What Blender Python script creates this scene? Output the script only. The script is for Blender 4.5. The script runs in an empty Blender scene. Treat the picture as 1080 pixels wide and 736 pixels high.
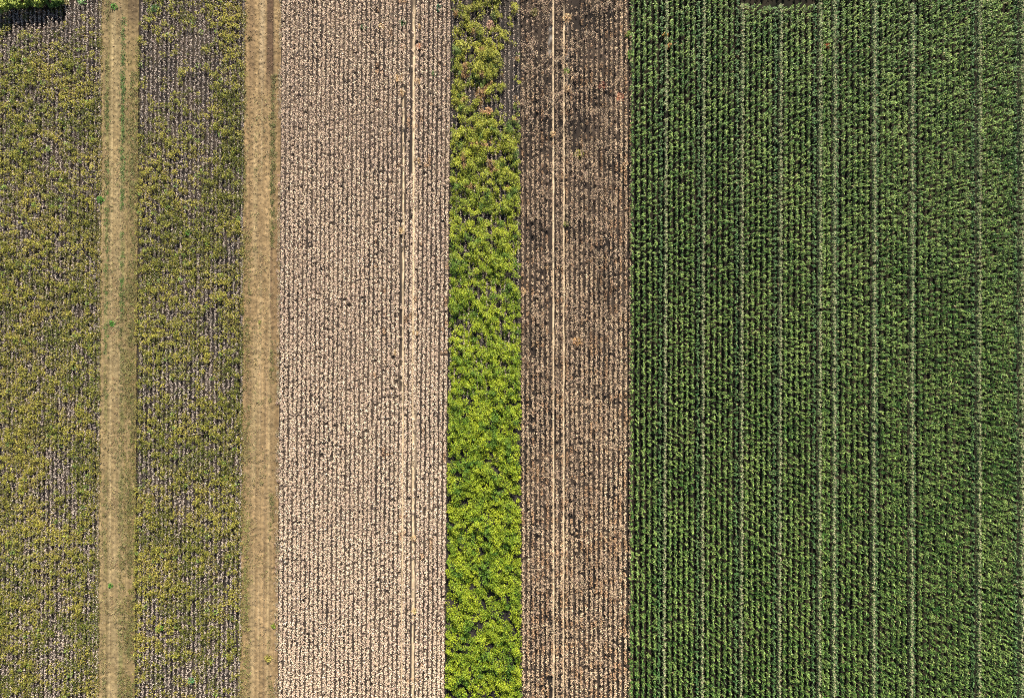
import bpy, math
import numpy as np
from mathutils import Vector

# ---------------------------------------------------------------- camera, sky, sun, exposure
sc = bpy.context.scene
COL = sc.collection
H = 79.2                      # flying height of the camera, metres
S = 0.11                      # metres on the ground per photograph pixel
cd = bpy.data.cameras.new('camera'); cam = bpy.data.objects.new('camera', cd); COL.objects.link(cam)
cam.location = (0, 0, H); cam.rotation_euler = (0, 0, 0)
cd.sensor_width = 36; cd.lens = 24.0; cd.clip_start = 1; cd.clip_end = 6000
sc.camera = cam

SUN_EL, SUN_AZ = math.radians(35), math.radians(8)     # azimuth from +Y towards +X
w = bpy.data.worlds.new('World'); sc.world = w; w.use_nodes = True
nt = w.node_tree; bg = nt.nodes['Background']
sky = nt.nodes.new('ShaderNodeTexSky'); sky.sky_type = 'NISHITA'; sky.sun_disc = False
sky.sun_elevation = SUN_EL; sky.sun_rotation = SUN_AZ
nt.links.new(sky.outputs[0], bg.inputs[0]); bg.inputs[1].default_value = 0.05
sd = bpy.data.lights.new('sun', 'SUN'); sd.energy = 5.0; sd.angle = math.radians(0.5); sd.color = (1.0, 0.92, 0.78)
so = bpy.data.objects.new('sun', sd); COL.objects.link(so)
so.rotation_euler = Vector((math.sin(SUN_AZ)*math.cos(SUN_EL), math.cos(SUN_AZ)*math.cos(SUN_EL), math.sin(SUN_EL))).to_track_quat('Z', 'Y').to_euler()
sc.view_settings.view_transform = 'Standard'; sc.view_settings.look = 'None'
sc.view_settings.gamma = 1; sc.view_settings.use_curve_mapping = False
sc.view_settings.exposure = 1.27
sc.cycles.pixel_filter_type = 'BLACKMAN_HARRIS'; sc.cycles.filter_width = 1.0
sc.cycles.use_denoising = False; sc.cycles.diffuse_bounces = 2

# ---------------------------------------------------------------- helpers
rng = np.random.default_rng(11)
U = rng.uniform
YMAX = 53.0

def vnoise(x, y, scale, seed):
    g = np.random.default_rng(seed).random((256, 256))
    u = x/scale + 1000.5; v = y/scale + 1000.5
    i = np.floor(u).astype(int); j = np.floor(v).astype(int)
    fu = u-i; fv = v-j; fu = fu*fu*(3-2*fu); fv = fv*fv*(3-2*fv)
    i0, i1, j0, j1 = i % 256, (i+1) % 256, j % 256, (j+1) % 256
    return (g[i0, j0]*(1-fu)+g[i1, j0]*fu)*(1-fv) + (g[i0, j1]*(1-fu)+g[i1, j1]*fu)*fv

def fbm(x, y, scale, seed, octv=3):
    s = 0; a = 1; t = 0
    for k in range(octv):
        s = s + a*vnoise(x, y, scale/2**k, seed+k*17); t += a; a *= 0.55
    return s/t

def sstep(a, b, x):
    t = np.clip((x-a)/(b-a), 0, 1); return t*t*(3-2*t)

def px(p, h=0.0):                 # photograph column -> metres east of the camera, for a surface at height h
    return (p-540.0)*S*(H-h)/H

def edge(pt, pb, y, h=0.0):       # a field edge that stands at column pt at the far side and pb at the near side
    f = (40.5-y)/81.0
    return px(pt + (pb-pt)*f, h)

def mesh_obj(name, verts, faces_flat, fsize, cols, material, parent=None):
    me = bpy.data.meshes.new(name)
    n = len(verts); nf = len(faces_flat)//fsize
    me.vertices.add(n); me.vertices.foreach_set('co', np.asarray(verts, np.float32).ravel())
    me.loops.add(nf*fsize); me.loops.foreach_set('vertex_index', np.asarray(faces_flat, np.int32))
    me.polygons.add(nf)
    me.polygons.foreach_set('loop_start', np.arange(0, nf*fsize, fsize, dtype=np.int32))
    if cols is not None:
        c = np.ones((n, 4), np.float32); c[:, :3] = np.clip(cols, 0, 1)
        at = me.color_attributes.new('tint', 'FLOAT_COLOR', 'POINT'); at.data.foreach_set('color', c.ravel())
    me.materials.append(material)
    me.update(calc_edges=True)
    o = bpy.data.objects.new(name, me); COL.objects.link(o)
    if parent is not None: o.parent = parent
    return o

def tag(o, label=None, cat=None, group=None, kind=None):
    if label: o['label'] = label
    if cat: o['category'] = cat
    if group: o['group'] = group
    if kind: o['kind'] = kind
    return o

def empty(name, loc):
    o = bpy.data.objects.new(name, None); COL.objects.link(o); o.location = loc; return o

class Leaves:
    """collects leaf blades as folded kites or bent straps"""
    def __init__(s): s.v = []; s.c = []; s.f = []; s.n = 0
    def kites(s, c, az, tilt, L, W, col, roll=None, fold=0.15):
        n = len(c); L = np.broadcast_to(L, n); W = np.broadcast_to(W, n)
        d = np.stack([np.cos(az)*np.cos(tilt), np.sin(az)*np.cos(tilt), np.sin(tilt)], 1)
        sd_ = np.stack([-np.sin(az), np.cos(az), np.zeros(n)], 1)
        nn = np.cross(d, sd_)
        if roll is None: roll = U(-0.6, 0.6, n)
        s2 = sd_*np.cos(roll)[:, None] + nn*np.sin(roll)[:, None]
        n2 = np.cross(d, s2)
        m = c + d*(L*0.5)[:, None]
        v = np.stack([c, m+s2*(W/2)[:, None]+n2*(W*fold)[:, None], c+d*L[:, None]-np.array([0, 0, 1.])*(L*0.12)[:, None],
                      m-s2*(W/2)[:, None]+n2*(W*fold)[:, None]], 1).reshape(-1, 3)
        s.v.append(v); s.c.append(np.repeat(col, 4, 0))
        s.f.append(s.n + np.arange(n*4)); s.n += n*4
    def straps(s, c, az, rise, L, W, droop, col):      # corn blades: up and over, 3 stations, 2 quads
        n = len(c); h = np.stack([np.cos(az), np.sin(az), np.zeros(n)], 1)
        sd_ = np.stack([-np.sin(az), np.cos(az), np.zeros(n)], 1)
        up = np.array([0, 0, 1.])
        tw = U(-0.35, 0.35, n)[:, None]
        p0 = c; p1 = c + h*(L*0.5)[:, None] + up*(L*rise)[:, None]
        p2 = c + h*L[:, None] + up*(L*(rise-droop))[:, None]
        w_ = W[:, None]
        v = np.stack([p0-sd_*w_*.35, p0+sd_*w_*.35, p1+(sd_+up*tw)*w_*.5, p1-(sd_+up*tw)*w_*.5,
                      p2+sd_*w_*.12, p2-sd_*w_*.12], 1).reshape(-1, 3)
        s.v.append(v); s.c.append(np.repeat(col, 6, 0))
        b = s.n + np.arange(n)[:, None]*6
        s.f.append((b + np.array([0, 1, 2, 3, 3, 2, 4, 5])).ravel()); s.n += n*6
    def build(s, name, material, parent=None):
        return mesh_obj(name, np.concatenate(s.v), np.concatenate(s.f), 4, np.concatenate(s.c), material, parent)

def leaf_mat(name, rough=0.6, trans=0.25, spec=0.3):
    m = bpy.data.materials.new(name); m.use_nodes = True; t = m.node_tree; t.nodes.clear()
    N = t.nodes.new; L = t.links.new
    a = N('ShaderNodeAttribute'); a.attribute_name = 'tint'
    tc = N('ShaderNodeTexCoord'); no = N('ShaderNodeTexNoise'); no.inputs['Scale'].default_value = 9; no.inputs['Detail'].default_value = 3
    mr = N('ShaderNodeMapRange'); mr.inputs[1].default_value = .3; mr.inputs[2].default_value = .7; mr.inputs[3].default_value = .78; mr.inputs[4].default_value = 1.22
    L(tc.outputs['Object'], no.inputs['Vector']); L(no.outputs['Fac'], mr.inputs[0])
    mx = N('ShaderNodeVectorMath'); mx.operation = 'SCALE'; L(a.outputs['Color'], mx.inputs[0]); L(mr.outputs[0], mx.inputs['Scale'])
    p = N('ShaderNodeBsdfPrincipled'); p.inputs['Roughness'].default_value = rough; p.inputs['Specular IOR Level'].default_value = spec
    tr = N('ShaderNodeBsdfTranslucent'); ms = N('ShaderNodeMixShader'); ms.inputs[0].default_value = trans
    o = N('ShaderNodeOutputMaterial')
    L(mx.outputs[0], p.inputs['Base Color']); L(mx.outputs[0], tr.inputs['Color'])
    L(p.outputs[0], ms.inputs[1]); L(tr.outputs[0], ms.inputs[2]); L(ms.outputs[0], o.inputs['Surface'])
    return m

def soil_mat(name, attr=True, base=(.3, .22, .15), bump=0.6, grain=7.0, var=0.3):
    m = bpy.data.materials.new(name); m.use_nodes = True; t = m.node_tree; p = t.nodes['Principled BSDF']
    N = t.nodes.new; L = t.links.new
    tc = N('ShaderNodeTexCoord')
    n1 = N('ShaderNodeTexNoise'); n1.inputs['Scale'].default_value = grain; n1.inputs['Detail'].default_value = 6; n1.inputs['Roughness'].default_value = .7
    L(tc.outputs['Object'], n1.inputs['Vector'])
    mr = N('ShaderNodeMapRange'); mr.inputs[1].default_value = .3; mr.inputs[2].default_value = .7
    mr.inputs[3].default_value = 1-var; mr.inputs[4].default_value = 1+var
    L(n1.outputs['Fac'], mr.inputs[0])
    mx = N('ShaderNodeVectorMath'); mx.operation = 'SCALE'; L(mr.outputs[0], mx.inputs['Scale'])
    if attr:
        a = N('ShaderNodeAttribute'); a.attribute_name = 'tint'; L(a.outputs['Color'], mx.inputs[0])
    else: mx.inputs[0].default_value = base
    L(mx.outputs[0], p.inputs['Base Color']); p.inputs['Roughness'].default_value = .95; p.inputs['Specular IOR Level'].default_value = .1
    b = N('ShaderNodeBump'); b.inputs['Strength'].default_value = bump; b.inputs['Distance'].default_value = .06
    L(n1.outputs['Fac'], b.inputs['Height']); L(b.outputs[0], p.inputs['Normal'])
    return m

def jitter_col(base, n, dv=0.25, dh=0.06):
    b = np.broadcast_to(np.asarray(base, float), (n, 3)).copy()
    b *= (1+U(-dv, dv, n))[:, None]
    b *= 1+U(-dh, dh, (n, 3))
    return b

def mixc(a, b, t):
    a = np.asarray(a, float); b = np.asarray(b, float); return a*(1-t[:, None]) + b*t[:, None]

M_crop = leaf_mat('bean_leaf', .6, .10, .2)
M_green = leaf_mat('green_leaf', .55, .14, .25)
M_dry = leaf_mat('dry_stem', .85, .04, .1)
M_corn = leaf_mat('corn_leaf', .5, .08, .3)
M_soil = soil_mat('field_soil')
M_track = soil_mat('track_soil', bump=.9, grain=5.0, var=.22)

# ---------------------------------------------------------------- the ground
def far_ground():
    m = bpy.data.materials.new('far_fields'); m.use_nodes = True; t = m.node_tree; p = t.nodes['Principled BSDF']
    N = t.nodes.new; L = t.links.new
    tc = N('ShaderNodeTexCoord'); mp = N('ShaderNodeMapping'); mp.inputs['Scale'].default_value = (.018, .0009, 1)
    vo = N('ShaderNodeTexVoronoi'); vo.inputs['Scale'].default_value = 1.0
    L(tc.outputs['Object'], mp.inputs['Vector']); L(mp.outputs[0], vo.inputs['Vector'])
    cr = N('ShaderNodeValToRGB'); e = cr.color_ramp; e.interpolation = 'CONSTANT'
    e.elements[0].color = (.05, .08, .02, 1); e.elements[1].color = (.30, .23, .16, 1); e.elements[1].position = .4
    x = e.elements.new(.6); x.color = (.09, .11, .03, 1); x = e.elements.new(.8); x.color = (.24, .18, .10, 1)
    L(vo.outputs['Color'], cr.inputs[0])
    no = N('ShaderNodeTexNoise'); no.inputs['Scale'].default_value = 2.0; no.inputs['Detail'].default_value = 8
    L(tc.outputs['Object'], no.inputs['Vector'])
    mx = N('ShaderNodeMix'); mx.data_type = 'RGBA'; mx.blend_type = 'MULTIPLY'; mx.inputs[0].default_value = .5
    L(cr.outputs[0], mx.inputs[6]); L(no.outputs['Color'], mx.inputs[7]); L(mx.outputs[2], p.inputs['Base Color'])
    p.inputs['Roughness'].default_value = .95
    r = 2500
    o = mesh_obj('ground', np.array([[-r, -r, -.3], [r, -r, -.3], [r, r, -.3], [-r, r, -.3]]), np.arange(4), 4, None, m)
    tag(o, 'farmland stretching away round the strip fields', kind='structure')
far_ground()

def sheet(name, l, r, colfn, heightfn, material, label, dx=0.1, dy=0.12, z0=0.0, lh=0.0):
    """soil between two slightly converging edges, as a relief grid coloured by its own soil"""
    wid = abs(px(r[0])-px(l[0])); nx = int(wid/dx)+1; ny = int(2*YMAX/dy)
    u = np.linspace(0, 1, nx); y = np.linspace(-YMAX, YMAX, ny)
    Ug, Yg = np.meshgrid(u, y)
    x0 = edge(l[0], l[1], Yg, lh); x1 = edge(r[0], r[1], Yg, lh)
    X = x0 + (x1-x0)*Ug
    P = 540 + X/S; Q = 368 - Yg/S                      # where this spot lies, in survey units
    z = heightfn(X, Yg, P, Q) + z0
    c = colfn(X, Yg, P, Q)
    v = np.stack([X.ravel(), Yg.ravel(), z.ravel()], 1)
    i = np.arange(nx-1)[None, :] + (np.arange(ny-1)*nx)[:, None]
    f = np.stack([i, i+1, i+1+nx, i+nx], -1).ravel()
    o = mesh_obj(name, v, f, 4, c.reshape(-1, 3), material)
    return tag(o, label, kind='structure')

def rough_soil(X, Y, P, Q): return 0.05*vnoise(X, Y, .3, 5) + .03*vnoise(X, Y, 1.5, 6)

def flatcol(a, b, scale=1.5, seed=3):
    def f(X, Y, P, Q):
        n = fbm(X, Y*0.5, scale, seed); t = sstep(.3, .7, n)[..., None]
        return np.array(a)*(1-t) + np.array(b)*t
    return f

def band(P, c, hw, soft=.8):   # 1 inside a stripe centred on c
    return 1-sstep(hw-soft*.5, hw+soft*.5, np.abs(P-c))

# field edges: (column at the far side, column at the near side)
E0 = (-160, -160); E1 = (107, 103); E2 = (147, 142.5); E3 = (258.5, 253.5); E4 = (297, 293)
E5 = (476, 469); E6 = (548.5, 549.5); E7 = (666.5, 665); E8 = (1230, 1230)

sheet('field_soil', E0, E1, flatcol((.017, .014, .013), (.036, .028, .022)), rough_soil, M_soil, 'shade-darkened soil under the far left bean strip', .3, .3)  # soil colour darkened to stand for shade between the rows
sheet('field_soil', E2, E3, flatcol((.019, .016, .015), (.042, .033, .026)), rough_soil, M_soil, 'shade-darkened soil under the bean strip between the two dirt tracks', .3, .3)  # row shade put into the soil colour here too

# --- dirt track one: sandy with green weed lines
def t1_col(X, Y, P, Q):
    d = P - (107 + (103-107)*Q/736.0)         # distance from the left edge, 0..40
    b = np.array([.36, .265, .155]); c = np.broadcast_to(b, X.shape+(3,)).copy()
    n = fbm(X, Y*.25, .8, 31)[..., None]; n2 = fbm(X, Y, .35, 35)[..., None]
    c *= .55 + .5*n + .4*n2
    def mixin(col, t): 
        nonlocal c
        c = c*(1-t[..., None]) + np.array(col)*t[..., None]
    mixin((.50, .39, .25), .75*band(d, 12.0, .8))                     # pale rut
    mixin((.44, .34, .21), .5*band(d, 17, 2.5, 2)*sstep(.3, .6, vnoise(X, Y, 3, 40)))
    mixin((.26, .20, .11), .6*band(d, 10.5, 1.0))
    mixin((.28, .20, .11), .55*band(d, 36, 5, 4))
    g = sstep(.42, .62, fbm(X*1.5, Y*.35, 1.2, 42))
    c *= (.80+.40*vnoise(X, Y*.035, .22, 48))[..., None]
    mixin((.22, .22, .09), .5*band(d, 7.5, 2.0, 2)*g)
    for q_, a_ in ((4.2, .5), (15.6, .45), (20.2, .4), (28.6, .5), (38.2, .5)):
        mixin((.24, .175, .105), a_*band(d, q_+.5*(vnoise(X, Y, 2.5, 44)-.5), .5, .9)*sstep(.15, .6, vnoise(X, Y*.4, .9, 45)))
    mixin((.50, .40, .26), .5*band(d, 22, .7)*sstep(.2, .6, vnoise(X, Y*.3, 1.2, 46)))
    mixin((.19, .21, .08), .55*band(d, 24.5, 2.2, 2)*g)
    mixin((.24, .19, .09), .5*band(d, 31, 3, 3)*g)
    c *= 1
    mixin((.15, .105, .075), .8*(1-sstep(14, 60, Q+10*vnoise(X, Y, .6, 47)))*(.45+.55*band(d, 34, 5, 3)))   # darker far end
    mixin((.50, .40, .26), .6*band(d, 14.5, 1.0)*(1-sstep(20, 90, Q)))
    return c*np.array([.54, .55, .48])*(.8+.4*vnoise(X+.4*Y, Y-.35*X, .3, 49))[..., None]
def t1_h(X, Y, P, Q):
    d = P - (107 + (103-107)*Q/736.0)
    z = .10*vnoise(X+.4*Y, Y-.35*X, .26, 51)+.05*vnoise(X*1.3+.5*Y, Y-.5*X, .2, 53)+.05*vnoise(X, Y, .8, 52)
    z = z - .09*band(d, 12.6, 1.4) - .06*band(d, 17, 1.2) - .10*band(d, 28, 1.4) + .10*band(d, 30.5, .8) + .10*band(d, 10.3, .9) + .05*band(d, 24.5, 2) + .04*band(d, 33, 3)
    return z + .02
sheet('dirt_track', E1, E2, t1_col, t1_h, M_track, 'sandy dirt track with green weed lines, left of the two tracks')

# --- dirt track two
def t2_col(X, Y, P, Q):
    d = P - (258.5 + (253.5-258.5)*Q/736.0)     # 0..39
    b = np.array([.37, .27, .16]); c = np.broadcast_to(b, X.shape+(3,)).copy()
    n = fbm(X, Y*.2, .7, 61)[..., None]; n2 = fbm(X, Y, .35, 65)[..., None]
    c *= .55 + .5*n + .4*n2
    def mixin(col, t):
        nonlocal c
        c = c*(1-t[..., None]) + np.array(col)*t[..., None]
    mixin((.27, .19, .11), .6*band(d, 36.5, 2.2, 2))
    mixin((.30, .21, .12), .45*band(d, 3, 4, 2))
    mixin((.47, .37, .23), .65*band(d, 12.5, 2.5, 2)*sstep(.25, .6, vnoise(X, Y*.3, 2.5, 66)))
    mixin((.48, .38, .24), .6*band(d, 28.6, 1.0)*sstep(180, 320, Q))
    mixin((.52, .41, .25), .6*band(d, 14, 3.5, 3)*sstep(320, 380, Q)*(1-sstep(420, 500, Q)))
    for q_, a_ in ((6.2, .5), (9.8, .45), (16.6, .4), (20.8, .45), (25, .4), (31.2, .45), (37.6, .5)):
        mixin((.23, .165, .10), a_*band(d, q_+.5*(vnoise(X, Y, 2.5, 74)-.5), .5, .9)*sstep(.15, .6, vnoise(X, Y*.4, .9, 75)))
    mixin((.52, .42, .28), .5*band(d, 18.8, .8)*sstep(.2, .6, vnoise(X, Y*.3, 1.2, 76)))
    mixin((.22, .16, .11), .55*band(d, 25, .8)*sstep(300, 420, Q))
    c *= (.78+.44*vnoise(X, Y*.035, .24, 78))[..., None]
    mixin((.13, .085, .065), .9*band(d, 27, 3.6, 2)*(1-sstep(70, 130, Q+16*vnoise(X, Y, .8, 67))))
    mixin((.22, .15, .10), .5*band(d, 8, 3, 3)*(1-sstep(60, 130, Q)))
    mixin((.50, .40, .28), .6*band(d, 19, 2.6, 2)*(1-sstep(60, 110, Q)))
    mixin((.16, .11, .08), .8*band(d, 29.5, .9)*sstep(238, 250, Q)*(1-sstep(320, 340, Q)))
    mixin((.24, .16, .10), .5*band(d, 33, 3.5, 2)*sstep(238, 250, Q)*(1-sstep(330, 420, Q)))
    mixin((.20, .16, .09), .5*band(d, 9.5, .9)*sstep(420, 560, Q))
    return c*np.array([.56, .54, .48])*(.8+.4*vnoise(X+.4*Y, Y-.35*X, .3, 69))[..., None]
def t2_h(X, Y, P, Q):
    d = P - (258.5 + (253.5-258.5)*Q/736.0)
    z = .10*vnoise(X+.4*Y, Y-.35*X, .26, 71)+.05*vnoise(X*1.3+.5*Y, Y-.5*X, .2, 73)+.05*vnoise(X, Y, .8, 72)
    return z - .08*band(d, 12.5, 2.2) - .08*band(d, 28.6, 1.2) + .08*band(d, 16.4, .7) + .08*band(d, 21, .8) - .10*band(d, 27, 2.5)*(1-sstep(80, 120, Q)) + .06*band(d, 25, .9) + .05*band(d, 9.5, 1) + .06*band(d, 33, 1.2) + .02
sheet('dirt_track', E3, E4, t2_col, t2_h, M_track, 'bare sandy dirt track with a dark rut, beside the pale dry strip')

# --- strip three: dry pale beans with two wheel lines
def wheel_lines3(P, Q):
    n = vnoise(P*.2, Q*S, 1.3, 88); n2 = vnoise(P*.05, Q*S, .45, 89)
    a = band(P, 426.0-2.0*Q/736+.7*(n-.5), .45+.45*n+.3*n2)*sstep(45, 150, Q+60*n)
    b = band(P, 436.6-1.2*Q/736+.7*(n2-.5), .75+.5*n2+.3*n)*sstep(0, 60, Q+40*n)
    return np.maximum(a, b)
def s3_col(X, Y, P, Q):
    c = flatcol((.030, .024, .021), (.060, .046, .036), 2.0, 81)(X, Y, P, Q)
    wl = wheel_lines3(P, Q)[..., None]
    wide = (band(P, 437+2*vnoise(X, Y, 2.5, 83), 2.5, 2)*sstep(.45, .65, fbm(X, Y*.6, 3, 84)))[..., None]
    c = c*(1-.6*wide) + np.array([.28, .22, .16])*.6*wide
    return c*(1-wl) + np.array([.46, .36, .24])*(.62+.7*vnoise(X, Y, .28, 57)[..., None])*wl
def s3_h(X, Y, P, Q): return rough_soil(X, Y, P, Q) + .05*wheel_lines3(P, Q)
sheet('field_soil', E4, E5, s3_col, s3_h, M_soil, 'soil with two pale wheel lines under the pale dry strip', .09, .25)
sheet('field_soil', E5, E6, flatcol((.016, .015, .016), (.034, .029, .026), 1.5, 86), rough_soil, M_soil, 'shade-darkened soil under the bright green strip', .3, .3)  # soil tone lowered to paint the shaded gaps between clumps

def wheel_lines5(P, Q):
    n = vnoise(P*.2, Q*S, 1.5, 98); n2 = vnoise(P*.05, Q*S, .5, 99)
    return np.maximum(band(P, 583.3+.6*Q/736+.6*(n-.5), .5+.35*n+.3*n2), band(P, 594.8-.6*Q/736+.6*(n2-.5), .5+.4*n+.2*n2)*sstep(0, 25, Q))
def s5_col(X, Y, P, Q):
    c = flatcol((.020, .016, .014), (.044, .033, .026), 2.0, 91)(X, Y, P, Q)  # base soil tone darkened for the shadowed row gaps
    pale = np.maximum(band(P, 580.8+2.4*(vnoise(X, Y, .9, 93)-.5), 1.6, 2.4)*band(Q, 42, 24, 40), band(P, 598.2+3*(vnoise(X, Y, .9, 94)-.5), 1.8, 2.4)*band(Q, 58, 26, 44))*sstep(.3, .7, vnoise(X, Y, .55, 92))
    pale = pale[..., None]*.7
    c = c*(1-pale) + np.array([.30, .275, .25])*pale
    wl = wheel_lines5(P, Q)[..., None]
    return c*(1-wl) + np.array([.46, .36, .24])*(.62+.7*vnoise(X, Y, .28, 57)[..., None])*wl
sheet('field_soil', E6, E7, s5_col, lambda X, Y, P, Q: rough_soil(X, Y, P, Q)+.05*wheel_lines5(P, Q), M_soil, 'soil with two pale wheel lines under the brown dry strip', .09, .25)
sheet('field_soil', E7, E8, flatcol((.010, .010, .007), (.022, .018, .012), 2.0, 96), rough_soil, M_soil, 'shade-darkened soil under the corn field', .3, .3)  # near-black soil colour deepens the shadow between corn rows

# ---------------------------------------------------------------- crop rows
def row_points(l, r, nrows, spacing, h, side=.06, skip_rows=()):
    """plant feet along evenly spaced rows between two edges"""
    out = []
    for k in range(nrows):
        if k in skip_rows: continue
        f = (k+.5)/nrows
        y = np.arange(-YMAX, YMAX, spacing); y = y + U(-.45, .45, len(y))*spacing
        x = edge(l[0], l[1], y, h)*(1-f) + edge(r[0], r[1], y, h)*f
        x = x + U(-side, side, len(y)) + .13*(vnoise(np.full(len(y), k*3.1), y, 2.2, 7)-.5)
        out.append(np.stack([x, y, np.full(len(y), k)], 1))
    return np.concatenate(out)

def spread(p, n, R, Ry=None):
    """n leaves round each foot"""
    q = np.repeat(p, n, 0); a = U(0, 2*np.pi, len(q)); rr = np.sqrt(U(0, 1, len(q)))
    return q, a, rr

def bush(Lv, x, y, h, R, n, leafL, leafW, col_top, dv=.25, dh=.08, low=.35, tiltr=(-.35, .6), zb=None):
    """leaf clump: leaves through a dome volume; per-plant h, R, colour"""
    N_ = len(x); idx = np.repeat(np.arange(N_), n)
    a = U(0, 2*np.pi, len(idx)); rr = np.sqrt(U(0, 1, len(idx)))
    hh = h[idx]; RR = R[idx]
    z = hh*(1-.55*rr**2)*(low + (1-low)*np.sqrt(U(0, 1, len(idx))))
    if zb is not None: z = z + zb[idx]
    c = np.stack([x[idx]+RR*rr*np.cos(a), y[idx]+RR*rr*np.sin(a), z], 1)
    az = a + U(-1.3, 1.3, len(idx))
    Lv.kites(c, az, U(tiltr[0], tiltr[1], len(idx)), U(.7, 1.25, len(idx))*leafL, U(.7, 1.2, len(idx))*leafW,
             jitter_col(col_top[idx], len(idx), dv, dh))

def keep(p, *arrs): return [a[p] for a in arrs]

def dry_stems(Lv, x, y, h, R, n, col, L=.16, W=.05, dv=.3, up=(.1, 1.2)):
    idx = np.repeat(np.arange(len(x)), n)
    c = np.stack([x[idx]+U(-1, 1, len(idx))*R, y[idx]+U(-1, 1, len(idx))*.12, h[idx]*U(.15, .95, len(idx))], 1)
    Lv.kites(c, U(0, 2*np.pi, len(idx)), U(up[0], up[1], len(idx))*np.where(U(0, 1, len(idx)) < .3, -1, 1),
             U(.6, 1.3, len(idx))*L, U(.6, 1.3, len(idx))*W, jitter_col(col[idx], len(idx), dv, .06), roll=U(-1.5, 1.5, len(idx)))

# --- strips one and two: ripening beans, olive over grey
def olive_strip(name, l, r, nrows, label, seed, bare, hedge_clear=False):
    Lv = Leaves()
    p = row_points(l, r, nrows, .17, .5)
    x, y = p[:, 0], p[:, 1]
    if hedge_clear:
        m = ~((y > 39.2) & (x < -53)); x, y = x[m], y[m]
    P = 540+x/S; Q = 368-y/S
    n1 = fbm(x, y, 3.4, seed, 3); n2 = vnoise(x, y, .75, seed+5)
    n3 = vnoise(x, y+.5*x, .42, seed+6)
    dens = n1*.42 + n2*.42 + n3*.36 - bare(P, Q)
    # grey defoliated stems everywhere
    g = mixc((.64, .53, .44), (.48, .41, .36), U(0, 1, len(x)))
    dry_stems(Lv, x, y, .22+.3*vnoise(x*2, y, .4, seed+3), .09, 13, g, .13, .06)
    # leafy plants
    m = dens + U(-.10, .10, len(x)) > .60
    x1, y1, d1 = x[m], y[m], dens[m]; t = sstep(.45, .75, vnoise(x1, y1, 2.6, seed+9)*.6+U(0, .5, len(x1)))
    col = mixc((.075, .085, .015), (.24, .20, .05), t)
    gr = sstep(.62, .8, vnoise(x1, y1, 5.0, seed+12)); col = mixc(col, (.12, .15, .03), .5*gr) if False else col*(1-.5*gr[:, None])+np.array([.12, .15, .03])*.5*gr[:, None]
    h = .36 + .2*sstep(.55, .85, d1) + U(-.12, .16, len(x1)); R = U(.12, .21, len(x1))
    bush(Lv, x1, y1, h, R, 11, .15, .115, col, dv=.3, tiltr=(-.5, .8))
    nc = int((px(r[0])-px(l[0]))*2*YMAX*3.6)
    yc = U(-YMAX, YMAX, nc); f = U(0, 1, nc); xc = edge(l[0]+2, l[1]+2, yc)*(1-f)+edge(r[0]-2.5, r[1]-2.5, yc)*f
    xc = xc + .6*(np.round(xc/.51)*.51-xc)                 # clumps sit mostly on the rows
    if hedge_clear:
        m = ~((yc > 37.0) & (xc < -53)); xc, yc = xc[m], yc[m]
    P = 540+xc/S; Q = 368-yc/S
    d = fbm(xc, yc, 2.8, seed+40, 3)*.45 + .33*vnoise(xc, yc, .9, seed+42) + .22*vnoise(xc, yc, 7, seed+41) - bare(P, Q)*1.5
    m = d > .385+U(-.12, .12, len(xc)); xc, yc = xc[m], yc[m]
    t = np.clip(vnoise(xc, yc, 2.6, seed+9)*.5+U(0, .5, len(xc)), 0, 1)
    col = mixc((.08, .105, .014), (.34, .295, .05), t)
    lim = U(0, 1, len(xc)) < .04; col[lim] = (.17, .25, .05)
    bush(Lv, xc, yc, U(.60, 1.05, len(xc)), U(.15, .26, len(xc)), 20, .14, .10, col, dv=.5, tiltr=(-.5, .7), low=.45)
    o = Lv.build(name, M_crop)
    return tag(o, label, 'crop', kind='stuff')

olive_strip('bean_plants', E0, E1, 58, 'yellowing olive bean plants filling the far left strip', 101,
            lambda P, Q: .20*(1-sstep(20, 75, Q))+.05*band(P, 62, 14, 20)*sstep(100, 200, Q)-.03, True)
olive_strip('bean_plants', E2, E3, 24, 'olive bean plants thinning to bare grey stems between the two dirt tracks', 131,
            lambda P, Q: .13*(1-sstep(110, 260, Q))*band(P, 185, 42, 30) + .10*band(P, 215, 30, 30)*sstep(250, 330, Q)*(1-sstep(400, 470, Q))
            + .08*band(P, 225, 30, 30)*sstep(560, 640, Q) - .01)

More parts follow.
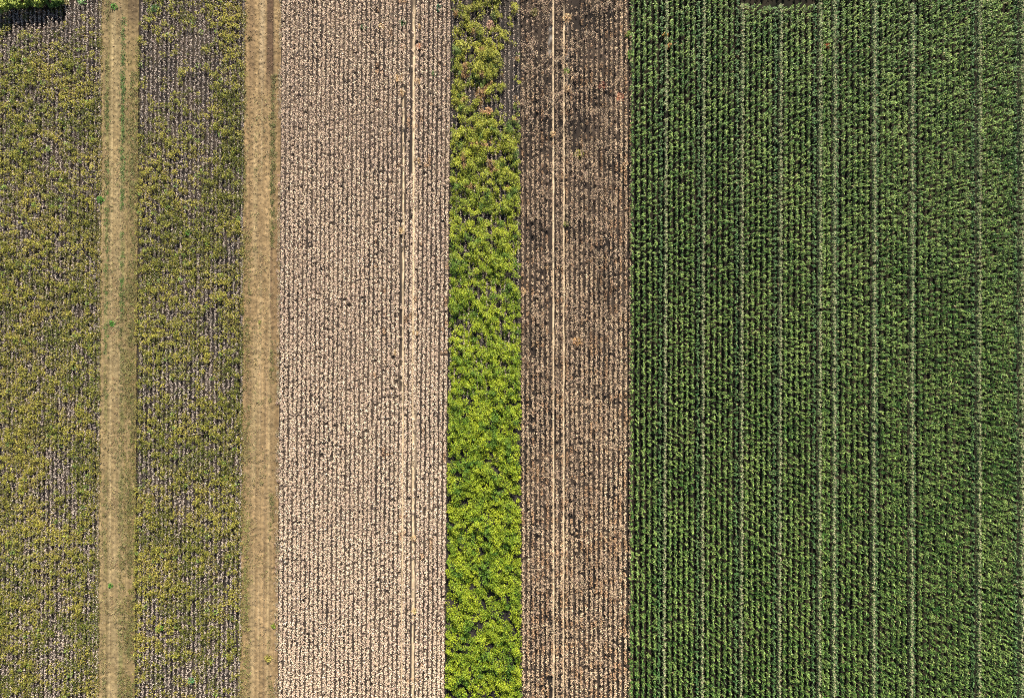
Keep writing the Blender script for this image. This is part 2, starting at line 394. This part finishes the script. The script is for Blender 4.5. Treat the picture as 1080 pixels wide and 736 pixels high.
# --- strip three: pale dry beans
def strip_three():
    Lv = Leaves()
    p = row_points(E4, E5, 38, .15, .4, .03)
    x, y = p[:, 0], p[:, 1]; P = 540+x/S; Q = 368-y/S
    m = (np.abs(P-(426.0-2.0*Q/736)) > 1.25+(Q < 90)*-1.3) & (np.abs(P-(436.6-1.2*Q/736)) > 1.5) | (U(0, 1, len(x)) < .10); x, y, P, Q = keep(m, x, y, P, Q); x = x + U(-.03, .03, len(x))
    # gaps, denser on the right where the wheels ran and in a few ragged patches
    ragged = .16*sstep(.58, .78, fbm(x*1.6, y*.5, 3, 141)) * (.25+.6*band(P, 420, 24, 20)+.25*band(P, 385, 30, 30)*(1-sstep(150, 350, Q)))
    cl0 = vnoise(x*2.2, y, .33, 143); m = (U(0, 1, len(x)) > .06+ragged); x, y, P, Q = keep(m, x, y, P, Q)
    cl = .55*vnoise(x*2.2, y, .33, 143)+.45*U(0, 1, len(x))       # clods of plants along each row
    h = .30 + .55*cl + .06*U(-1, 1, len(x))
    t = np.clip(fbm(x, y, 7, 145)*.8 + .35*U(0, 1, len(x)) - .1, 0, 1)
    col = mixc((.60, .46, .355), (.80, .635, .475), t)
    col = col*(1 - .08*(1-sstep(60, 300, Q)))[:, None]  # light gradient put into the colour, dimmer toward the far end
    tan = (vnoise(x, y, .9, 147) > .90) & (P > 395); col[tan] = (.50, .34, .22)
    dry_stems(Lv, x, y, h, .13, 24, col, .11, .08, .28, (-.2, .8))
    o = Lv.build('dry_bean_plants', M_dry)
    tag(o, 'pale beige dried bean rows on the wide strip right of the second dirt track', 'dry crop', kind='stuff')
strip_three()

# --- strip four: bright green beans
def strip_four():
    Lv = Leaves()
    n = int((px(549)-px(473))*2*YMAX*26)
    y = U(-YMAX, YMAX, n); f = U(0, 1, n)
    xl = edge(E5[0]+1.5, E5[1]+1.5, y, .6); xr = edge(E6[0]-1, E6[1]-.5, y, .6)
    x = xl + (xr-xl)*f; P = 540+x/S; Q = 368-y/S
    lump = fbm(x, y+.4*x, 1.5, 151, 3); hole = vnoise(x, y+.3*x, .5, 153)
    yel = 1-sstep(20, 420, Q+40*fbm(x, y, 4, 155))       # ripening, thinner towards the far end
    rowgap = band(P, 540, 9, 5)*(1-sstep(120, 150, Q+8*vnoise(x, y, .8, 157)))
    rowgap2 = band(P, 532, 10, 6)*band(Q, 95, 50, 30)*.6
    dens = lump*.55+hole*.5
    m = (dens > .385+.10*yel+.22*rowgap+.16*rowgap2+U(-.06, .06, n)*(1+2*rowgap))
    x, y, P, Q, lump, yel = keep(m, x, y, P, Q, lump, yel)
    t = np.clip(vnoise(x, y, 1.1, 159)*.7+U(-.15, .55, len(x)), 0, 1)
    fresh = mixc((.08, .16, .012), (.34, .40, .022), t)
    ripe = mixc((.11, .125, .018), (.35, .34, .045), t)
    col = fresh*(1-yel[:, None]) + ripe*yel[:, None]
    shade_tint = vnoise(x, y, .8, 160) < .22; col[shade_tint] = col[shade_tint]*[.45, .62, .9]  # blue-green shadow patches painted into the leaf colour
    br = (vnoise(x, y, 1.0, 161) > .84) & (Q < 200) & (Q > 0); col[br] = (.28, .17, .07)
    h = .2 + .7*sstep(.3, .75, lump) + .75*sstep(.35, .75, vnoise(x+.4*y, y, .42, 154)) + U(-.08, .08, len(x)); R = U(.12, .21, len(x))
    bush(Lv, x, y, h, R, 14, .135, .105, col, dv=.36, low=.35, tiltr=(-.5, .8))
    # grey dry stems showing in the thin part, in rows
    p = row_points(E5, E6, 16, .15, .4, .03); x, y = p[:, 0], p[:, 1]; P = 540+x/S; Q = 368-y/S
    m = Q < 420; x, y = x[m], y[m]
    g = mixc((.50, .40, .33), (.60, .50, .40), U(0, 1, len(x)))
    dry_stems(Lv, x, y, np.full(len(x), .36), .07, 7, g, .16, .06)
    o = Lv.build('green_bean_plants', M_green)
    tag(o, 'bright yellow-green leafy bean plants packed in the narrow middle strip', 'crop', kind='stuff')
strip_four()

# --- strip five: brown dry beans
def strip_five():
    Lv = Leaves()
    p = row_points(E6, (668.3, 666.8), 23, .15, .4, .035)
    x, y = p[:, 0], p[:, 1]; P = 540+x/S; Q = 368-y/S
    m = (np.abs(P-(583.3+.6*Q/736)) > 1.35) & (np.abs(P-(594.8-.6*Q/736)) > 1.3) | (U(0, 1, len(x)) < .10); x, y, P, Q = keep(m, x, y, P, Q)
    gap = .7*sstep(.42, .68, fbm(x*1.3, y*.6, 2.0, 171))*(.55*(1-.45*sstep(200, 640, Q)))*(1-.6*sstep(630, 660, P))
    gap = gap + .18*(1-sstep(100, 300, Q))*(P < 650)
    cl0 = vnoise(x*2, y, .36, 173); m = (U(0, 1, len(x)) > .05+gap) & (cl0 > .10+U(-.1, .1, len(x))); x, y, P, Q = keep(m, x, y, P, Q)
    cl = .6*vnoise(x*2, y, .36, 173)+.4*U(0, 1, len(x))
    h = .30+.6*cl
    t = np.clip(fbm(x, y, 5, 175)*.9+.3*U(0, 1, len(x))-.25+.35*sstep(100, 700, Q)+.3*sstep(635, 655, P), 0, 1)
    col = mixc((.38, .275, .195), (.68, .51, .34), t)
    sc = sstep(.5, .75, fbm(x, y*.6, 3.2, 191))*(1-.5*sstep(400, 700, Q))*(1-sstep(635, 655, P)); col = col*(1-.32*sc)[:, None]
    br = vnoise(x, y, .75, 177) > .74-.1*sstep(300, 600, Q); col[br] = col[br]*[.80, .70, .62]
    dry_stems(Lv, x, y, h, .115, 15, col, .13, .075, .36, (-.2, .9))
    n = 3400; yc = U(-YMAX, YMAX, n); f = U(0, 1, n); xc = edge(E6[0]+2, E6[1]+2, yc)*(1-f)+edge(E7[0]-9, E7[1]-9, yc)*f
    P = 540+xc/S; Q = 368-yc/S
    m = (fbm(xc, yc, 2.4, 181) > .46-.08*sstep(300, 650, Q)) & (wheel_lines5(P, Q) < .1); xc, yc = xc[m], yc[m]
    colb = mixc((.27, .19, .13), (.46, .35, .25), U(0, 1, len(xc)))
    bush(Lv, xc, yc, U(.55, .9, len(xc)), U(.16, .34, len(xc)), 16, .17, .05, colb, dv=.35, tiltr=(-.3, 1.0))
    o = Lv.build('dry_bean_plants', M_dry)
    tag(o, 'brown ragged dried bean rows between the bright green strip and the corn', 'dry crop', kind='stuff')
strip_five()

# ---------------------------------------------------------------- corn
HC = 1.05
PITCH = .70*H/(H-HC)/S*(H-HC)/H      # columns between neighbouring rows, about 6.4
tassel_cols = [(703.5, 700.5), (743, 741), (784, 782), (824.5, 822.5), (866, 864.5), (881, 880), (923, 922), (963, 962), (1034, 1033.5), (1079, 1078.5)]
edge_cols = {0: -1, 1: -1, 2: -1, 3: -1, 4: -1, 5: +1, 6: +1, 7: +1, 8: -1, 9: -1}   # side on which a gappy blue-green row lies

def corn_row(Lv, top, bot, kind, seed, h=HC):
    sp = {'seed': .29, 'tassel': .24, 'thin': .29}[kind]
    y = np.arange(-YMAX, YMAX, sp); y = y+U(-.75, .75, len(y))*sp
    x = edge(top, bot, y, h) + U(-.05, .05, len(y))*(1.4 if kind == 'tassel' else 1.5)
    Q = 368-y/S
    miss = vnoise(x*3, y, .5, seed) < .06; x, y, Q = x[~miss], y[~miss], Q[~miss]
    Qa = 368-y/S*H/(H-h); Pa = 540+x/S*H/(H-h); hole = (Qa < 1.5+2.5*vnoise(x, y, .7, 219)) & (Qa > -9) & (Pa > 781) & (Pa < 862)
    x, y, Q = x[~hole], y[~hole], Q[~hole]
    n = len(x)
    patch = fbm(x, y, 6, 201); yel = fbm(x, y, 1.6, 205)
    if kind == 'seed':
        c0 = mixc((.028, .085, .014), (.19, .27, .07), np.clip(patch*.45+yel*.4+.15*vnoise(x, y, 16, 209)+.05+U(-.45, .35, n), 0, 1)); hh = h*(.74+.34*U(0, 1, n)+.2*(vnoise(x, y, .5, 207)-.5)); nl = 11; LL = .25
    elif kind == 'thin':
        c0 = mixc((.04, .10, .03), (.11, .18, .06), U(0, 1, n)); hh = h*(.60+.25*U(0, 1, n)); nl = 9; LL = .26
    else:
        c0 = mixc((.09, .15, .05), (.18, .24, .09), U(0, 1, n)); hh = h*(1.0+.10*U(0, 1, n)); nl = 9; LL = .27
    idx = np.repeat(np.arange(n), nl); k = np.tile(np.arange(nl), n)
    plane = U(0, np.pi, n)[idx]
    az = plane + np.pi*(k % 2) + U(-.6, .6, len(idx))
    z = hh[idx]*(1 - .07*k) *1.0 - .12
    dry = (U(0, 1, len(idx)) < .022)
    col = jitter_col(c0[idx], len(idx), .6, .10); col[dry] = np.array([.34, .27, .14])*U(.7, 1.1, dry.sum())[:, None]
    Lv.straps(np.stack([x[idx], y[idx], z], 1), az, U(.10, .8, len(idx)), LL*(.8+.055*k)*U(.7, 1.15, len(idx)), U(.055, .10, len(idx)), U(.15, .6, len(idx)), col)
    # the upright whorl (or the cut top) in a brighter leaf colour
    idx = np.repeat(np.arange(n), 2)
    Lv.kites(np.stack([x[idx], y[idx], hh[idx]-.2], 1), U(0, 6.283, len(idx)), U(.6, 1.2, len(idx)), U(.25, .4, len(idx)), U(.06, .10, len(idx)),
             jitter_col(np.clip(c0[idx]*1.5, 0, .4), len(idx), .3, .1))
    if kind == 'tassel':
        Tv = Leaves(); nb = 10; idx = np.repeat(np.arange(n), nb)
        Tv.kites(np.stack([x[idx], y[idx], hh[idx]-.12], 1), U(0, 6.283, len(idx)), U(.25, 1.3, len(idx)), U(.16, .30, len(idx)), U(.02, .04, len(idx)),
                 jitter_col(mixc((.38, .35, .21), (.54, .49, .33), U(0, 1, len(idx))), len(idx), .2, .05))
        return Tv

# tasselled rows first: each one is a row of its own
names = ['first from the left edge of the corn', 'second from the left edge of the corn', 'third from the left edge of the corn', 'fourth from the left edge of the corn',
         'left one of the close pair in mid field', 'right one of the close pair in mid field', 'first to the right of the close pair', 'second to the right of the close pair',
         'broad tan one, next to last on the right', 'tan one at the right edge of the photo']
taken = []
field = Leaves()
for k, (a, b) in enumerate(tassel_cols):
    Lv = Leaves(); T = corn_row(Lv, a, b, 'tassel', 300+k)
    o = empty('tasselled_corn_row', (0, 0, 0))
    tag(o, 'pale tasselled corn row, ' + names[k], 'corn row', 'tasselled corn rows in the corn field')
    Lv.build('leaves', M_corn, o); T.build('tassels', M_dry, o)
    corn_row(field, a+4.6*edge_cols[k], b+4.6*edge_cols[k], 'thin', 330+k)
    taken += [a, a+4.6*edge_cols[k]]
# seed rows fill the panels between
taken.sort()
left = 666.5+1.5
bounds = [left-PITCH] + taken + [1225]
for i in range(len(bounds)-1):
    a, b = bounds[i], bounds[i+1]
    n = int(round((b-a)/5.95)) - 1
    for j in range(1, n+1):
        c = a + (b-a)*j/(n+1)
        sh = -1.5 if c < 700 else (-2.5 + 2*(c-700)/380 if c < 1080 else 0)
        corn_row(field, c, c+sh, 'seed', 400+i*20+j)
o = field.build('corn_plants', M_corn)
tag(o, 'dense dark green corn covering the wide right hand field', 'corn', kind='stuff')

# ---------------------------------------------------------------- low weeds in the tracks
def surf(x, y):
    P = 540+x/S; Q = 368-y/S
    return np.where(P < 200, t1_h(x, y, P, Q), t2_h(x, y, P, Q))
def track_weeds():
    Lv = Leaves()
    def line(l, off, hw, q0, q1, n, col, thr=.45, seed=0, R=(.08, .2), h=(.05, .16)):
        Q = U(q0, q1, n); y = (368-Q)*S; x = px(l[0]+(l[1]-l[0])*Q/736 + off + rng.normal(0, hw, n))
        m = fbm(x*1.2, y*.5, 1.6, 500+seed) > thr; x, y = x[m], y[m]
        c = jitter_col(col, len(x), .3, .15)
        bush(Lv, x, y, U(h[0], h[1], len(x)), U(R[0], R[1], len(x)), 7, .11, .07, c, dv=.35, zb=surf(x, y))
    A, B = -110, 850
    olive = (.13, .13, .045); green = (.075, .14, .035); dryish = (.25, .20, .095)
    line(E1, 7.5, 1.6, A, B, 900, olive, .45, 1); line(E1, 24.5, 1.2, 20, 330, 520, green, .38, 2); line(E1, 24.5, 2.0, 300, B, 700, olive, .42, 3)
    line(E1, 34, 3.2, 60, B, 2600, olive, .45, 4); line(E1, 17, 7, 100, B, 2000, dryish, .45, 5); line(E1, 8, 1.5, 100, 420, 240, green, .48, 6)
    line(E1, 33, 4, 300, B, 2200, (.17, .15, .055), .45, 14); line(E1, 3, 2, 100, B, 300, dryish, .5, 15)
    line(E3, 31, 1.6, 80, 260, 420, olive, .4, 7); line(E3, 5, 2.4, 240, B, 1600, (.19, .165, .065), .45, 8); line(E3, 32.5, 1.8, 360, B, 700, olive, .45, 9)
    line(E3, 18, 7, 100, B, 1400, dryish, .5, 10); line(E3, 6, 2.0, 540, B, 500, (.20, .19, .06), .4, 11); line(E3, 2, 1.2, A, 300, 300, dryish, .5, 12)
    for l, off in ((E1, .5), (E1, 39.3), (E3, .4), (E3, 38.8)):
        line(l, off, .9, A, B, 900, (.18, .165, .05) if l is E1 or off < 1 else (.34, .27, .19), .40, 20+int(off), R=(.10, .24), h=(.10, .4))
    o = Lv.build('track_weeds', M_crop)
    tag(o, 'low sparse weeds and seedlings growing along the two dirt tracks', 'weeds', kind='stuff')
track_weeds()

def clods():
    n = 14000; Q = U(-100, 840, n); which = U(0, 1, n) < .5
    off = U(1, 37, n)
    P = np.where(which, 107-4*Q/736, 258.5-5*Q/736)+off
    x = px(P); y = (368-Q)*S; s = U(.02, .055, n)*np.where(U(0, 1, n) < .04, 1.6, 1)
    d = rng.normal(0, 1, (n, 6, 3)); base = np.array([[1, 0, 0], [0, 1, 0], [-1, 0, 0], [0, -1, 0], [0, 0, 1], [0, 0, -.4]])
    v = (base[None]+.22*d)*s[:, None, None] + np.stack([x, y, surf(x, y)+.015], 1)[:, None]
    f = np.array([0, 1, 4, 1, 2, 4, 2, 3, 4, 3, 0, 4, 1, 0, 5, 2, 1, 5, 3, 2, 5, 0, 3, 5])
    F = (np.arange(n)[:, None]*6+f).ravel()
    c = np.repeat(jitter_col((.26, .20, .125), n, .35, .05), 6, 0)
    o = mesh_obj('soil_clods', v.reshape(-1, 3), F, 3, c, M_track)
    tag(o, 'small clods and stones scattered over the dirt tracks', 'soil clods', kind='stuff')
clods()

# ---------------------------------------------------------------- plants one can point to
def weed(q, name, label, cat, col, R=.35, h=.4, n=60, leaf=.13, mat=None, group=None, base=0.0):
    x, y = px(q[0], h+base), (368-q[1])*S*(H-h-base)/H
    Lv = Leaves(); z = np.zeros(1)
    bush(Lv, z, z, z+h, z+R, n, leaf, leaf*.75, np.array([col]), dv=.3, dh=.1, low=.3)
    k = 34; aa = np.arange(k)*2.4; Lv.kites(np.zeros((k, 3))+[0, 0, h*.12], aa, U(.25, 1.3, k), np.hypot(R*.9, h*.5)*U(.7, 1.1, k), np.full(k, .055), jitter_col(col, k))
    o = Lv.build(name, mat or M_crop); o.location = (x, y, base)
    tag(o, label, cat, group); return o

lime = (.17, .24, .03); dark = (.035, .10, .03); tan = (.50, .345, .19); yo = (.32, .29, .06); vivid = (.07, .22, .03); rust = (.46, .16, .06)
G = 'lone weeds standing in the fields and tracks'; T = 'tan withered weed clumps in the dry strips'
W = [
 ((282, 695), 'weed_plant', 'yellowish weed casting a dark shadow on the second dirt track near the bottom edge', yo, .42, .5, G),
 ((288, 660), 'weed_plant', 'small yellow-green weed at the right side of the second dirt track, above the shadowed weed', lime, .3, .35, G),
 ((274, 340), 'weed_plant', 'single olive tuft in the middle of the bare second dirt track', (.2, .2, .05), .2, .25, G),
 ((263, 40), 'weed_plant', 'dark brown tuft on the far end of the second dirt track', (.12, .09, .04), .25, .25, G),
 ((117, 341), 'weed_plant', 'bright green tuft at the left rut of the first dirt track, mid height', vivid, .32, .35, G),
 ((119, 6), 'weed_plant', 'bright green tuft at the far end of the first dirt track', vivid, .35, .4, G),
 ((104, 210), 'weed_plant', 'vivid green weed at the right margin of the far left bean strip', vivid, .4, .6, G),
 ((137, 624), 'weed_plant', 'dark olive weed with a shadow at the right rut of the first dirt track', (.14, .15, .03), .3, .35, G),
 ((116, 618), 'weed_plant', 'small green weed in the lower left rut of the first dirt track', vivid, .25, .3, G),
 ((162, 7), 'weed_plant', 'green weed among grey stems at the far end of the second bean strip', (.06, .14, .04), .4, .7, G),
 ((197, 245), 'weed_plant', 'green weed in the bare patch of the second bean strip', vivid, .35, .6, G),
 ((166, 664), 'weed_plant', 'bright lime weed near the lower left of the second bean strip', (.12, .27, .03), .4, .7, G),
 ((200, 719), 'weed_plant', 'mint green weed near the bottom of the second bean strip', (.10, .26, .10), .35, .7, G),
 ((424, 23), 'weed_plant', 'dark green weed beside the left wheel line at the top of the pale strip', dark, .38, .55, G),
 ((462, 7), 'weed_plant', 'dark teal weed at the far right end of the pale strip', (.03, .11, .06), .38, .55, G),
 ((457, 77), 'weed_plant', 'small dark green weed right of the wheel lines in the pale strip', (.05, .12, .03), .35, .5, G),
 ((383, 28), 'weed_plant', 'blackish green weed amid the pale strip near the top', (.03, .07, .03), .3, .5, G),
 ((564, 12), 'weed_plant', 'olive weed at the top of the brown strip, left of its wheel lines', (.13, .12, .03), .45, .6, G),
 ((611, 162), 'weed_plant', 'yellow-green spreading weed right of the wheel lines in the brown strip', (.26, .24, .05), .55, .5, G),
 ((598, 74), 'weed_plant', 'small lime weed hugging the right wheel line of the brown strip', (.17, .22, .04), .35, .45, G),
 ((597, 236), 'weed_plant', 'small yellow-green weed lower on the right wheel line of the brown strip', (.2, .22, .06), .28, .4, G),
 ((664, 35), 'weed_plant', 'olive green weed leaning out at the left edge of the corn, near the top', (.14, .2, .03), .4, .7, G),
 ((665, 56), 'weed_plant', 'bright green weed at the left edge of the corn beside a dark gap', (.11, .24, .03), .45, .7, G),
 ((420, 82), 'withered_weed', 'largest tan withered clump, left of the left wheel line in the pale strip', tan, .5, .55, T),
 ((402, 27), 'withered_weed', 'tan withered clump standing apart on the left near the top of the pale strip', tan, .32, .5, T),
 ((424, 49), 'withered_weed', 'pinkish tan withered clump on the left wheel line of the pale strip', (.48, .33, .22), .35, .45, T),
 ((423, 97), 'withered_weed', 'tan withered clump just below the largest one in the pale strip', tan, .38, .5, T),
 ((441, 27), 'withered_weed', 'faint tan clump at the top of the right wheel line in the pale strip', tan, .28, .45, T),
 ((441.5, 48), 'withered_weed', 'rusty clump right of the right wheel line of the pale strip, near the top', (.45, .22, .12), .33, .45, T),
 ((440, 85), 'withered_weed', 'tan clump right of the right wheel line, level with the largest clump', tan, .35, .5, T),
 ((440, 169), 'withered_weed', 'tan clump right of the right wheel line in the pale strip, well below the others', tan, .36, .45, T),
 ((422, 243), 'withered_weed', 'pale orange clump left of the left wheel line at one third height', (.5, .36, .2), .36, .45, T),
 ((417, 372), 'withered_weed', 'pale tan clump left of the left wheel line at mid height', (.5, .36, .2), .32, .45, T),
 ((438, 351), 'withered_weed', 'tan clump touching the right wheel line of the pale strip at mid height', tan, .3, .4, T),
 ((436, 568), 'withered_weed', 'tan clump on the right wheel line in the lower pale strip', tan, .3, .4, T),
 ((437, 645), 'withered_weed', 'pale yellow clump on the right wheel line near the bottom of the pale strip', (.52, .40, .2), .32, .4, T),
 ((598.5, 18), 'withered_weed', 'orange tan clump at the top of the right wheel line in the brown strip', tan, .5, .55, T),
 ((598, 93), 'withered_weed', 'orange clump beside the right wheel line of the brown strip', tan, .32, .45, T),
 ((583, 141), 'withered_weed', 'orange clump on the left wheel line of the brown strip', tan, .34, .45, T),
 ((552.5, 307), 'withered_weed', 'rusty orange clump at the left margin of the brown strip', tan, .32, .5, T),
 ((654, 102), 'withered_weed', 'reddish clump near the corn at the upper right of the brown strip', (.38, .18, .11), .5, .5, T),
 ((636, 90), 'withered_weed', 'dark red-brown clump in the upper middle of the brown strip', (.16, .07, .05), .5, .5, T),
 ((609, 360), 'withered_weed', 'orange brown clump right of the wheel lines at mid height of the brown strip', (.40, .24, .11), .5, .5, T),
 ((515, 116), 'withered_weed', 'orange brown dying plant in the upper part of the bright green strip', (.42, .24, .12), .45, .95, T),
 ((517, 24), 'withered_weed', 'pinkish brown dying plant near the far end of the bright green strip', (.42, .26, .18), .45, .95, T),
 ((703, 34), 'withered_weed', 'orange withered plant in the first tasselled row of the corn', (.40, .24, .08), .22, 1.05, T),
 ((707, 46), 'withered_weed', 'small rusty plant in the corn just below the orange one', (.30,.15,.06), .15, 1.0, T),
 ((875, 46), 'withered_weed', 'small red withered plant in the corn near the top, mid field', (.40, .10, .05), .15, 1.05, T),
 ((660, 172), 'withered_weed', 'tan clump at the right edge of the brown strip beside the corn', (.42, .28, .17), .3, .45, T),
]
for q, nm, lab, col, R, h, g in W:
    dryw = nm == 'withered_weed'
    weed(q, nm, lab, 'weed', col, R, h, int(70*R/.35), .13 if h < 0.9 else .16, M_dry if dryw else M_crop, g)

# shrubs at the field corner, top left
def shrub(cx, cy, R, h, label, col, seed):
    o = empty('shrub', (cx, cy, 0)); tag(o, label, 'shrub', 'shrubs at the top left field corner')
    Lv = Leaves(); n = 5200
    v = rng.normal(0, 1, (n, 3)); v /= np.linalg.norm(v, axis=1)[:, None]; v[:, 2] = np.abs(v[:, 2])*1.0
    r = U(.62, 1.0, n)
    az_ = np.arctan2(v[:, 1], v[:, 0]); lobes = .80+.34*vnoise(az_*2.2+seed, v[:, 2]*3, .8, 600+seed)
    c = v*(r*lobes)[:, None]*np.array([R, R*.9, h*.62]); c[:, 2] += h*.38
    m = vnoise(c[:, 0]*2.0+seed*9, c[:, 1]*2+c[:, 2]*1.3, .7, 640+seed) > .22; c = c[m]; v = v[m]; n = len(c)
    Lv.kites(c, np.arctan2(v[:, 1], v[:, 0])+U(-.9, .9, n), U(-.3, .9, n), U(.10, .2, n), U(.07, .13, n), jitter_col(mixc(col, np.array(col)*[1.6, 1.35, 1.1], U(0, 1, n)), n, .25, .08))
    Lv.build('foliage', M_green, o)
    # stems
    vs, fs, cs = [], [], []; b = 0
    for k in range(7):
        a = U(0, 6.28); e = np.array([math.cos(a)*R*.6, math.sin(a)*R*.55, h*.75]); m_ = e*.5+np.array([0, 0, h*.12])
        pts = [np.array([math.cos(a)*.06, math.sin(a)*.06, -.05]), m_, e]; rad = [.045, .03, .012]
        for q_, rr in zip(pts, rad):
            for s_ in range(6): vs.append(q_+np.array([math.cos(s_*1.047)*rr, math.sin(s_*1.047)*rr, 0]))
        for t_ in range(2):
            for s_ in range(6):
                fs += [b+t_*6+s_, b+t_*6+(s_+1) % 6, b+t_*6+6+(s_+1) % 6, b+t_*6+6+s_]
        b += 18
    mesh_obj('stems', np.array(vs), np.array(fs), 4, np.tile([[.12, .085, .05]], (len(vs), 1)), M_dry, o)
k_ = (H-1.8)/H
for i, (p_, q_, R, h, lab) in enumerate([
    (-6, -2, 1.75, 2.7, 'tall light green shrub at the very corner, leftmost of the row'),
    (14, -4, 1.5, 2.5, 'light green shrub second from the left in the corner row'),
    (32, -6, 1.5, 2.5, 'light green shrub third from the left in the corner row'),
    (50, -5, 1.25, 2.1, 'smaller darker shrub ending the row on the right')]):
    shrub((p_-540)*S*k_, (368-q_+2.5)*S*k_, R, h*.8, lab, (.27, .36, .08) if i < 3 else (.15, .25, .06), i)
weed((84, -1), 'weed_plant', 'pale mint weed tuft on the top edge right of the corner shrubs', 'weed', (.16, .28, .10), .5, .7, 90, .15, M_crop, G)
weed((66, 1), 'weed_plant', 'straw yellow tuft next to the darkest corner shrub on the top edge', 'weed', (.48, .42, .2), .45, .7, 90, .14, M_crop, G)
